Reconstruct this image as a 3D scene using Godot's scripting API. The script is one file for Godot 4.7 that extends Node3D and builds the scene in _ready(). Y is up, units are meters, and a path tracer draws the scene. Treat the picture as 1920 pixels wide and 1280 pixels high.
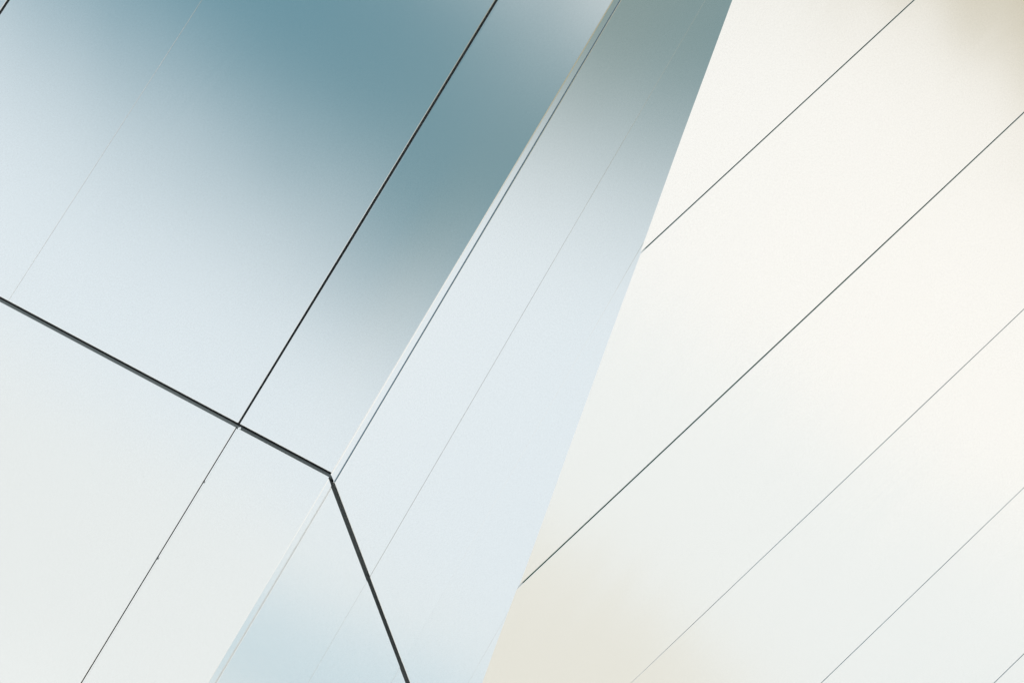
extends Node3D
# A metal-clad building seen close up with the camera rolled: left wall, folded corner facet, leaning cream wall.

const EYE := Vector3(0.0, 4.0, 0.0)
const CORNER := Vector3(-0.5423, 0.0, -9.7963)      # foot of the folded vertical corner
const LEFT_X := Vector3(0.9692, 0.0, 0.2462)        # along the left wall
const LEFT_N := Vector3(-0.2462, 0.0, 0.9692)
const FACET_X := Vector3(0.8116, 0.0, -0.5842)      # along the narrow corner facet
const FACET_N := Vector3(0.5842, 0.0, 0.8116)
const CREAM_ORIGIN := Vector3(0.133, 8.4807, -10.2824)
const CREAM_UP := Vector3(-0.1723, 0.9772, 0.1240)  # along the valley between facet and cream wall
const CREAM_X := Vector3(0.981, 0.1816, -0.0687)
const CREAM_N := Vector3(0.0896, -0.1098, 0.9899)
const SUN_AZIMUTH := 24.0
const SUN_HEIGHT := 58.0

var cladding: StandardMaterial3D
var substrate: StandardMaterial3D
var gasket: StandardMaterial3D
var seal: StandardMaterial3D
var rail: StandardMaterial3D
var green_backing: StandardMaterial3D
var bow_noise := FastNoiseLite.new()

func _ready():
	# ---- camera, sky, sun, exposure
	var cam := Camera3D.new()
	cam.name = "camera"
	cam.fov = rad_to_deg(2.0 * atan(640.0 / 3000.0))
	cam.far = 6000.0
	cam.near = 0.05
	cam.transform = Transform3D(Basis(Vector3(0.86425, 0.49645, 0.08126), Vector3(-0.50306, 0.8529, 0.13961), Vector3(0.0, -0.16153, 0.98687)).orthonormalized(), EYE)
	add_child(cam)
	cam.current = true
	var we := WorldEnvironment.new()
	we.name = "world_environment"
	var env := Environment.new()
	env.background_mode = Environment.BG_SKY
	env.tonemap_mode = Environment.TONE_MAPPER_LINEAR
	env.tonemap_exposure = 1.0
	env.sdfgi_enabled = true
	env.ssao_enabled = true
	env.ssil_enabled = true
	var sky := Sky.new()
	sky.sky_material = make_sky()
	env.sky = sky
	we.environment = env
	add_child(we)
	var sun := DirectionalLight3D.new()
	sun.name = "sun"
	sun.light_energy = 1.1
	sun.light_color = Color(1.0, 0.97, 0.92)
	sun.light_angular_distance = 0.5
	sun.shadow_enabled = true
	var to_sun := direction(SUN_AZIMUTH, SUN_HEIGHT)
	sun.transform = Transform3D(Basis.looking_at(-to_sun, Vector3.UP), Vector3(0, 30, 0))
	add_child(sun)

	# ---- materials
	bow_noise.seed = 5
	bow_noise.frequency = 0.55
	bow_noise.fractal_octaves = 2
	cladding = metal(Color(0.895, 0.905, 0.905), 0.15, 11, 0.968)
	substrate = plain(Color(0.075, 0.088, 0.094), 0.75)
	green_backing = plain(Color(0.03, 0.105, 0.062), 0.7)
	gasket = plain(Color(0.05, 0.061, 0.068), 0.6)
	rail = plain(Color(0.12, 0.145, 0.155), 0.5)
	seal = plain(Color(0.13, 0.20, 0.26), 0.3)
	seal.metallic = 0.6

	make_ground()
	make_path()
	make_water()
	make_building()

func direction(azimuth: float, height: float) -> Vector3:
	var a := deg_to_rad(azimuth)
	var e := deg_to_rad(height)
	return Vector3(sin(a) * cos(e), sin(e), cos(a) * cos(e))

# A cloud deck whose edge lies low: white haze over the horizon, a clear strip above it, thin bright cloud overhead; warmer under the sun.
func make_sky() -> PanoramaSkyMaterial:
	var w := 1024
	var h := 512
	var im := Image.create(w, h, false, Image.FORMAT_RGBF)
	var n := FastNoiseLite.new()
	n.seed = 3
	n.frequency = 1.6
	n.fractal_octaves = 4
	for j in h:
		var e := PI * (0.5 - (j + 0.5) / h)
		for i in w:
			var p := TAU * (i + 0.5) / w
			var d := Vector3(sin(p) * cos(e), sin(e), -cos(p) * cos(e))
			var azimuth := atan2(d.x, d.z)
			var towards := maxf(0.0, cos(azimuth - deg_to_rad(SUN_AZIMUTH)))
			var sunward := towards * towards * towards
			var front := 0.2 + 3.2 * (1.0 + sin(azimuth - deg_to_rad(9.0))) - 2.0 * cos(5.0 * (azimuth + deg_to_rad(29.0)))
			var deg := rad_to_deg(e) + 2.0 * n.get_noise_3d(d.x, d.y * 2.5, d.z) - front
			var soft := lerpf(6.2, 2.3, sunward)
			var haze := 1.0 - smoothstep(9.7 - soft, 9.7 + soft, deg)
			var deck := smoothstep(18.2, 23.5, deg)
			var clear := Vector3(0.088, 0.28, 0.375).lerp(Vector3(0.475, 0.395, 0.205), sunward)
			var low := Vector3(0.87, 0.95, 1.0).lerp(Vector3(1.13, 1.095, 1.035), sunward * sunward)
			var high := Vector3(0.74, 0.81, 0.84).lerp(Vector3(0.95, 0.93, 0.88), sunward)
			var c := clear.lerp(high, deck).lerp(low, haze)
			im.set_pixel(i, j, Color(c.x, c.y, c.z))
	var m := PanoramaSkyMaterial.new()
	m.panorama = ImageTexture.create_from_image(im)
	return m

func noise_image(seed_number: int, low: float, high: float, frequency: float) -> ImageTexture:
	var n := FastNoiseLite.new()
	n.seed = seed_number
	n.frequency = frequency
	n.fractal_octaves = 3
	var g := n.get_seamless_image(512, 512)
	g.convert(Image.FORMAT_RGB8)
	for y in 512:
		for x in 512:
			var v: float = lerpf(low, high, g.get_pixel(x, y).r)
			g.set_pixel(x, y, Color(v, v, v))
	g.generate_mipmaps()
	return ImageTexture.create_from_image(g)

# Satin anodised sheet with a fine grain.
func metal(base: Color, rough: float, seed_number: int, darkest: float) -> StandardMaterial3D:
	var m := StandardMaterial3D.new()
	m.albedo_color = base.linear_to_srgb()
	m.albedo_texture = noise_image(seed_number, darkest, 1.0, 0.5)
	m.metallic = 1.0
	m.roughness = rough
	m.uv1_triplanar = true
	m.uv1_scale = Vector3(0.3, 0.3, 0.3)
	return m

func plain(base: Color, rough: float) -> StandardMaterial3D:
	var m := StandardMaterial3D.new()
	m.albedo_color = base.linear_to_srgb()
	m.roughness = rough
	return m

func make_ground():
	var st := SurfaceTool.new()
	st.begin(Mesh.PRIMITIVE_TRIANGLES)
	quad(st, Vector3(-2500, 0, 2500), Vector3(-2500, 0, -2500), Vector3(2500, 0, -2500), Vector3(2500, 0, 2500))
	var m := plain(Color(0.617, 0.636, 0.66), 0.85)
	m.albedo_texture = noise_image(33, 0.93, 1.0, 0.012)
	m.uv1_triplanar = true
	m.uv1_world_triplanar = true
	m.uv1_scale = Vector3(0.06, 0.06, 0.06)
	var o := put("ground", st, m, self)
	o.set_meta("kind", "structure")
	o.set_meta("label", "pale concrete paving in front of the clad building")

# The greyer path that leads up to the building: its tone shows in the foot of the cream wall.
func make_path():
	var st := SurfaceTool.new()
	st.begin(Mesh.PRIMITIVE_TRIANGLES)
	quad(st, Vector3(0.5, 0.004, 19.0), Vector3(0.5, 0.004, -8.0), Vector3(13.0, 0.004, -8.0), Vector3(13.0, 0.004, 19.0))
	var m := plain(Color(0.585, 0.57, 0.535), 0.85)
	m.albedo_texture = noise_image(35, 0.9, 1.0, 0.05)
	m.uv1_triplanar = true
	m.uv1_world_triplanar = true
	m.uv1_scale = Vector3(0.1, 0.1, 0.1)
	var o := put("path", st, m, self)
	o.set_meta("kind", "structure")
	o.set_meta("label", "grey path leading up to the clad building")

# The basin off to the right: only its pale blue is seen, mirrored low in the narrow facet.
func make_water():
	var st := SurfaceTool.new()
	st.begin(Mesh.PRIMITIVE_TRIANGLES)
	quad(st, Vector3(23, 0.004, 25), Vector3(23, 0.004, -90), Vector3(330, 0.004, -90), Vector3(330, 0.004, 25))
	var m := plain(Color(0.13, 0.30, 0.38), 0.05)
	var o := put("water", st, m, self)
	o.set_meta("kind", "structure")
	o.set_meta("label", "still pale water mirrored low in the narrow facet")

func quad(st: SurfaceTool, a: Vector3, b: Vector3, c: Vector3, d: Vector3):
	var n := (c - a).cross(b - a).normalized()
	for p in [a, b, c, a, c, d]:
		st.set_normal(n)
		st.add_vertex(p)

func put(called: String, st: SurfaceTool, m: Material, parent: Node) -> MeshInstance3D:
	var o := MeshInstance3D.new()
	o.name = called
	o.mesh = st.commit()
	o.material_override = m
	parent.add_child(o, true)
	return o

# A wall's dark backing: a slab behind the panels; panels and gaskets are its children, in its axes (x along, y up, z out).
func wall(label: String, origin: Vector3, x: Vector3, y: Vector3, z: Vector3, outline: Array, parent: Node, depth: float, m: Material) -> MeshInstance3D:
	var st := SurfaceTool.new()
	st.begin(Mesh.PRIMITIVE_TRIANGLES)
	var n := outline.size()
	for k in range(1, n - 1):
		for s in [[-depth, 1], [-depth - 0.25, -1]]:
			var tri := [outline[0], outline[k], outline[k + 1]] if s[1] < 0 else [outline[0], outline[k + 1], outline[k]]
			for p in tri:
				st.set_normal(Vector3(0, 0, s[1]))
				st.add_vertex(Vector3(p.x, p.y, s[0]))
	for k in n:
		var a: Vector2 = outline[k]
		var b: Vector2 = outline[(k + 1) % n]
		quad(st, Vector3(a.x, a.y, -depth), Vector3(a.x, a.y, -depth - 0.25), Vector3(b.x, b.y, -depth - 0.25), Vector3(b.x, b.y, -depth))
	var o := put("wall", st, m, parent)
	o.transform = Transform3D(Basis(x, y, z).orthonormalized(), origin)
	o.set_meta("label", label)
	return o

# Height of a sheet's slight bow at a point of its wall, in metres.
func bow(p: Vector2, how: Dictionary) -> float:
	var c: Vector2 = how.centre
	var q := p - c
	return how.get("lean_x", 0.0) * q.x + how.get("lean_y", 0.0) * q.y + how.get("curl_x", 0.0) * q.x * q.x + how.get("curl_y", 0.0) * q.y * q.y + how.get("twist", 0.0) * q.x * q.y \
		+ how.get("belly", 0.0) * smoothstep(0.0, 0.42, how.get("edge", 9.0) - p.x) * (1.0 - cos(TAU * (p.y - how.get("from", 0.0)) / 4.6)) \
		+ how.get("wave", 0.0006) * bow_noise.get_noise_2d(p.x * 1.6 + how.get("shift", 0.0), p.y)

func face_normal(p: Vector2, how: Dictionary) -> Vector3:
	var e := 0.01
	return Vector3(-(bow(p + Vector2(e, 0), how) - bow(p - Vector2(e, 0), how)) / (2 * e), -(bow(p + Vector2(0, e), how) - bow(p - Vector2(0, e), how)) / (2 * e), 1.0).normalized()

# A convex folded sheet panel. outline runs counter-clockwise seen from outside; edges[k] = [half gap, lip radius, return depth] of the edge from corner k.
func panel(called: String, parent: Node, m: Material, outline: Array, edges: Array, how: Dictionary = {}) -> MeshInstance3D:
	var n := outline.size()
	var inset := []
	for pass_number in 2:      # 0: the panel's own outline, 1: where its flat face ends
		var ring := []
		for k in n:
			var e0: Array = edges[(k + n - 1) % n]
			var e1: Array = edges[k]
			var d0: float = e0[0] + (e0[1] if pass_number == 1 else 0.0)
			var d1: float = e1[0] + (e1[1] if pass_number == 1 else 0.0)
			ring.append(offset_corner(outline[(k + n - 1) % n], outline[k], outline[(k + 1) % n], d0, d1))
		inset.append(ring)
	var centre := Vector2.ZERO
	for p in inset[1]:
		centre += p / n
	if not how.has("centre"):
		how.centre = centre
	var st := SurfaceTool.new()
	st.begin(Mesh.PRIMITIVE_TRIANGLES)
	var outer := []            # the flat face's rim, divided
	var edge_of := []
	var across := []
	for k in n:
		var a: Vector2 = inset[1][k]
		var b: Vector2 = inset[1][(k + 1) % n]
		var a0: Vector2 = inset[0][k]
		var b0: Vector2 = inset[0][(k + 1) % n]
		var steps := maxi(1, int(ceil(a.distance_to(b) / 0.22)))
		for s in steps:
			var f := float(s) / steps
			outer.append([a.lerp(b, f), a0.lerp(b0, f), k])
	var count := outer.size()
	var rings := 10
	for r in rings:
		var f0 := float(r) / rings
		var f1 := float(r + 1) / rings
		for k in count:
			var pa: Vector2 = outer[k][0]
			var pb: Vector2 = outer[(k + 1) % count][0]
			var q := [centre.lerp(pa, f0), centre.lerp(pa, f1), centre.lerp(pb, f1), centre.lerp(pb, f0)]
			for t in ([[0, 2, 1]] if r == 0 else [[0, 2, 1], [0, 3, 2]]):
				for v in t:
					var p: Vector2 = q[v]
					st.set_normal(face_normal(p, how))
					st.add_vertex(Vector3(p.x, p.y, bow(p, how)))
	for k in count:
		var edge: Array = edges[outer[k][2]]
		var nxt: Array = outer[(k + 1) % count]
		var ia: Vector2 = outer[k][0]
		var ib: Vector2 = nxt[0]
		var oa: Vector2 = outer[k][1]
		var ob: Vector2 = nxt[1]
		var ta: Vector2 = inset[0][(outer[k][2] + 1) % n] - inset[0][outer[k][2]]
		var out := Vector3(ta.y, -ta.x, 0).normalized()
		var za := bow(ia, how)
		var zb := bow(ib, how)
		var lip: float = edge[1]
		if lip > 0.0:
			var arc := 4
			for s in arc:
				var g0 := 0.5 * PI * s / arc
				var g1 := 0.5 * PI * (s + 1) / arc
				var v := []
				for g in [g0, g1]:
					var nn := (out * sin(g) + Vector3(0, 0, 1) * cos(g)).normalized()
					var a2 := ia.lerp(oa, sin(g))
					var b2 := ib.lerp(ob, sin(g))
					v.append([Vector3(a2.x, a2.y, za - lip * (1.0 - cos(g))), nn])
					v.append([Vector3(b2.x, b2.y, zb - lip * (1.0 - cos(g))), nn])
				for t in [0, 3, 2, 0, 1, 3]:
					st.set_normal(v[t][1])
					st.add_vertex(v[t][0])
		quad(st, Vector3(oa.x, oa.y, za - lip), Vector3(oa.x, oa.y, -edge[2]), Vector3(ob.x, ob.y, -edge[2]), Vector3(ob.x, ob.y, zb - lip))
	return put(called, st, m, parent)

func offset_corner(a: Vector2, p: Vector2, b: Vector2, d0: float, d1: float) -> Vector2:
	var u := (p - a).normalized()
	var v := (b - p).normalized()
	var nu := Vector2(-u.y, u.x)
	var nv := Vector2(-v.y, v.x)
	var cross := u.cross(v)
	if absf(cross) < 1e-4:
		return p + nu * d0
	var p0 := p + nu * d0
	var p1 := p + nv * d1
	return p0 + u * ((p1 - p0).cross(v) / cross)

# A rubber strip at the bottom of a joint.
func strip(called: String, parent: Node, a: Vector2, b: Vector2, width: float, z0: float, z1: float, m: Material):
	var st := SurfaceTool.new()
	st.begin(Mesh.PRIMITIVE_TRIANGLES)
	var side := (b - a).orthogonal().normalized() * width * 0.5
	var c := [a - side, b - side, b + side, a + side]
	if (c[1] - c[0]).cross(c[2] - c[1]) < 0.0:
		c.reverse()
	var v := func(p: Vector2, z: float): return Vector3(p.x, p.y, z)
	quad(st, v.call(c[0], z1), v.call(c[3], z1), v.call(c[2], z1), v.call(c[1], z1))
	for k in 4:
		quad(st, v.call(c[k], z1), v.call(c[(k + 1) % 4], z1), v.call(c[(k + 1) % 4], z0), v.call(c[k], z0))
	return put(called, st, m, parent)

func make_building():
	var b := Node3D.new()
	b.name = "building"
	add_child(b)
	b.set_meta("label", "metal clad building with blue grey folded corner and pale cream wall")
	b.set_meta("category", "building")
	left_wall(b)
	corner_facet(b)
	cream_wall(b)

func h_left(s: float) -> float:           # height of the level joint on the left wall
	return 4.331 + (s + 0.02) * 0.0285

func h_facet(t: float) -> float:          # the same joint where it slopes across the facet
	return 4.309 - (t - 0.015) * 0.655

func valley(t: float) -> float:           # height at which the facet meets the cream wall
	return 12.063 - (t - 0.052) / 0.2163

func left_wall(b: Node):
	var low := 0.0
	var high := 12.2
	var w := wall("blue grey left wall of large satin metal panels", CORNER, LEFT_X, Vector3.UP, LEFT_N,
		[Vector2(-6.19, low), Vector2(-0.02, low), Vector2(-0.02, high), Vector2(-6.19, high)], b, 0.07, substrate)
	var level := 0.0145      # half the level joint's gap
	var upright := 0.0105
	var fine := 0.0004
	var deep := 0.055
	var xs := [-6.18, -4.943, -3.709, -2.475, -0.6805, 0.0]
	for k in 5:
		var x0: float = xs[k]
		var x1: float = xs[k + 1]
		var seam_left := k == 3
		var seam_right := k == 2
		var el := [fine, 0.0018, 0.01] if k == 3 or k == 1 else [upright, 0.004, deep]
		var er := [fine, 0.0018, 0.01] if k == 2 or k == 0 else [upright, 0.004, deep]
		if k == 4:
			er = [0.005, 0.0, 0.01]
		var how := {"shift": k * 3.7, "wave": 0.0008}
		if k == 4:
			how = {"shift": 9.0, "wave": 0.0008, "lean_y": -0.006, "centre": Vector2(-0.35, 6.0), "belly": 0.006, "from": 7.2, "edge": 0.0}
		panel("panel", w, cladding, [Vector2(x0, h_left(x0)), Vector2(x1, h_left(x1)), Vector2(x1, high), Vector2(x0, high)],
			[[level, 0.003, deep], er, [0.0, 0.003, 0.02], el], how)
		var upr := 0.007
		var el2 := [fine, 0.0018, 0.01] if k == 1 else [upr, 0.004, deep]
		var er2 := [fine, 0.0018, 0.01] if k == 0 else [upr, 0.004, deep]
		if k == 3 or k == 2:
			if k == 2:
				continue
			x0 = xs[2]
		if k == 4:
			er2 = [0.005, 0.0, 0.01]
		panel("panel", w, cladding, [Vector2(x0, low), Vector2(x1, low), Vector2(x1, h_left(x1)), Vector2(x0, h_left(x0))],
			[[0.0, 0.003, 0.02], er2, [level, 0.003, deep], el2], {"shift": k * 5.3, "wave": 0.0008})
	strip("gasket", w, Vector2(-6.19, h_left(-6.19) - 0.009), Vector2(0.0, h_left(0.0) - 0.009), 0.022, -0.07, -0.022, rail)
	strip("gasket", w, Vector2(-0.6805, low), Vector2(-0.6805, high), 0.03, -0.07, -0.048, gasket)
	# the right-hand sheet's flange shows in the joint, deep above the level joint and shallow below it
	for x in [-0.6805, -3.709]:
		strip("flange", w, Vector2(x + 0.0085, h_left(x) + 0.02), Vector2(x + 0.0085, high), 0.010, -0.05, -0.010, cladding)
		strip("flange", w, Vector2(x + 0.004, low), Vector2(x + 0.004, h_left(x) - 0.02), 0.012, -0.05, -0.0055, cladding)
	strip("tab", w, Vector2(-0.676, h_left(-0.68) - 0.014), Vector2(-0.662, h_left(-0.66) - 0.004), 0.012, -0.05, -0.012, cladding)
	for y in [3.905, 3.37]:
		strip("clip", w, Vector2(-0.6815, y), Vector2(-0.6815, y + 0.014), 0.007, -0.05, -0.002, gasket)
	strip("gasket", w, Vector2(-3.709, low), Vector2(-3.709, high), 0.03, -0.07, -0.048, gasket)

# The sheet edge that is folded round the corner onto the facet, up to the fine upright joint.
func corner_strip(parent: Node, y0: float, y1: float, y2: float, y3: float):
	var st := SurfaceTool.new()
	st.begin(Mesh.PRIMITIVE_TRIANGLES)
	var along := Vector3(LEFT_X.dot(FACET_X), 0, LEFT_X.dot(FACET_N))
	var away := Vector3(LEFT_N.dot(FACET_X), 0, LEFT_N.dot(FACET_N))
	var prof := []
	for k in 5:
		var f := k / 4.0
		var p := (along * -0.005).lerp(Vector3.ZERO, f).lerp(Vector3.ZERO.lerp(Vector3(0.005, 0, 0), f), f)
		prof.append([p, away.lerp(Vector3(0, 0, 1), f).normalized()])
	for x in [0.02, 0.0395]:
		prof.append([Vector3(x, 0, 0), Vector3(0, 0, 1)])
	prof.append([Vector3(0.0415, 0, -0.0006), Vector3(0.6, 0, 0.8)])
	prof.append([Vector3(0.042, 0, -0.002), Vector3(1, 0, 0)])
	prof.append([Vector3(0.042, 0, -0.011), Vector3(1, 0, 0)])
	prof.append([Vector3(0.042, 0, -0.011), Vector3(0, 0, 1)])
	prof.append([Vector3(0.060, 0, -0.011), Vector3(0, 0, 1)])
	var rows := []
	for e in prof:
		var f := clampf(e[0].x / 0.042, 0.0, 1.4)
		rows.append([e[0] + Vector3(0, lerpf(y0, y1, f), 0), e[0] + Vector3(0, lerpf(y2, y3, f), 0), e[1]])
	for k in rows.size() - 1:
		for t in [[k, 0], [k, 1], [k + 1, 1], [k, 0], [k + 1, 1], [k + 1, 0]]:
			st.set_normal(rows[t[0]][2])
			st.add_vertex(rows[t[0]][t[1]])
	put("corner_strip", st, cladding, parent)

func corner_facet(b: Node):
	var top := valley(0.0) - 0.02
	var w := wall("narrow folded facet between the left wall and the cream wall", CORNER, FACET_X, Vector3.UP, FACET_N,
		[Vector2(0.05, 0.0), Vector2(2.55, 0.0), Vector2(2.55, valley(2.55)), Vector2(0.1, valley(0.1))], b, 0.07, substrate)
	var level := 0.0135
	var fine := 0.0003
	var deep := 0.055
	var joint := 0.0475
	corner_strip(w, h_facet(0.0) + 0.014, h_facet(0.042) + 0.016, top, top)
	corner_strip(w, 0.0, 0.0, h_facet(0.0) - 0.014, h_facet(0.042) - 0.016)
	var xs := [joint, 0.632, 1.2, 1.764, 2.34]
	var lift := [0.0012, -0.0016, 0.001, 0.0]
	for k in 4:
		var x0: float = xs[k]
		var x1: float = xs[k + 1]
		var el := [0.0045, 0.004, 0.0105] if k == 0 else [fine, 0.0016, 0.012]
		var er := [fine, 0.0016, 0.012]
		var g := [level + lift[k], 0.003, deep]
		var how := {"shift": 20.0 + k * 4.1, "wave": 0.0008, "lean_y": [0.0, -0.0012, 0.0, 0.0][k], "centre": Vector2(0.9, 7.0)}
		if k < 3:
			panel("panel", w, cladding, [Vector2(x0, h_facet(x0)), Vector2(x1, h_facet(x1)), Vector2(x1, valley(x1)), Vector2(x0, valley(x0))],
				[g, er, [-0.035, 0.0, 0.05], el], how)
		else:
			panel("panel", w, cladding, [Vector2(x0, h_facet(x0)), Vector2(2.019, h_facet(2.019)), Vector2(x0, valley(x0))],
				[g, [-0.035, 0.0, 0.05], el], how)
		if k < 3:
			panel("panel", w, cladding, [Vector2(x0, 0), Vector2(x1, 0), Vector2(x1, h_facet(x1)), Vector2(x0, h_facet(x0))],
				[[0.0, 0.003, 0.02], er, g, el], {"shift": 40.0 + k * 4.1, "wave": 0.0006})
		else:
			panel("panel", w, cladding, [Vector2(x0, 0), Vector2(2.66, 0), Vector2(2.019, h_facet(2.019)), Vector2(x0, h_facet(x0))],
				[[0.0, 0.003, 0.02], [-0.035, 0.0, 0.05], g, el], {"shift": 52.0, "wave": 0.0006})
	strip("gasket", w, Vector2(0.0, h_facet(0.0)), Vector2(2.02, h_facet(2.02)), 0.045, -0.07, -0.045, gasket)
	strip("seal", w, Vector2(joint, h_facet(joint) + 0.02), Vector2(joint, top), 0.012, -0.03, -0.0095, seal)

func cream_wall(b: Node):
	# joints run along this slope in wall axes; valley is x = 0, y measured up the valley from CREAM_ORIGIN
	var slope := 1.952
	var starts := [2.9, 0.57, -1.836, -4.232, -6.436, -8.436, -10.3, -12.1, -13.9, -15.7, -17.5, -19.3, -21.1]
	var halves := [0.003, 0.003, 0.003, 0.0032, 0.0014, 0.0009, 0.0006, 0.0008, 0.0008, 0.0008, 0.0008, 0.0008]
	var w := wall("pale cream leaning wall of long slanting metal panels", CREAM_ORIGIN, CREAM_X, CREAM_UP, CREAM_N,
		[Vector2(0, -8.66), Vector2(5.5, -9.72), Vector2(5.5, 3.6), Vector2(0, 3.6)], b, 0.026, green_backing)
	var right := 5.5
	for k in starts.size() - 1:
		var ya: float = starts[k]
		var yb: float = starts[k + 1]
		var poly := clip_panel(ya, yb, slope, right, 3.6)
		if poly.size() < 3:
			continue
		var edges := []
		for i in poly.size():
			var p: Vector2 = poly[i]
			var q: Vector2 = poly[(i + 1) % poly.size()]
			var on_upper := absf(p.y - ya - slope * p.x) < 0.002 and absf(q.y - ya - slope * q.x) < 0.002
			var on_lower := absf(p.y - yb - slope * p.x) < 0.002 and absf(q.y - yb - slope * q.x) < 0.002
			if on_upper:
				edges.append([halves[k], 0.003, 0.024])
			elif on_lower:
				edges.append([halves[mini(k + 1, halves.size() - 1)], 0.002, 0.045])
			else:
				edges.append([-0.008 if absf(p.x) + absf(q.x) < 0.01 else 0.0, 0.0, 0.024])
		panel("panel", w, cladding, poly, edges, {"shift": 70.0 + k * 6.0, "wave": 0.0022, "lean_x": [0.001, -0.002, 0.0015, -0.001, 0.002, -0.0015, 0.001, 0.0, 0.001, -0.001, 0.0, 0.0][k]})

# The part of the strip between two slanting joints that lies on the wall.
func clip_panel(ya: float, yb: float, slope: float, right: float, top: float) -> Array:
	var strip_outline := PackedVector2Array([Vector2(-4, yb - 4 * slope), Vector2(12, yb + 12 * slope), Vector2(12, ya + 12 * slope), Vector2(-4, ya - 4 * slope)])
	var wall_outline := PackedVector2Array([Vector2(0, -8.66), Vector2(right, -9.72), Vector2(right, top), Vector2(0, top)])
	var got := Geometry2D.intersect_polygons(strip_outline, wall_outline)
	if got.is_empty():
		return []
	var poly: PackedVector2Array = got[0]
	if Geometry2D.is_polygon_clockwise(poly):
		poly.reverse()
	return Array(poly)
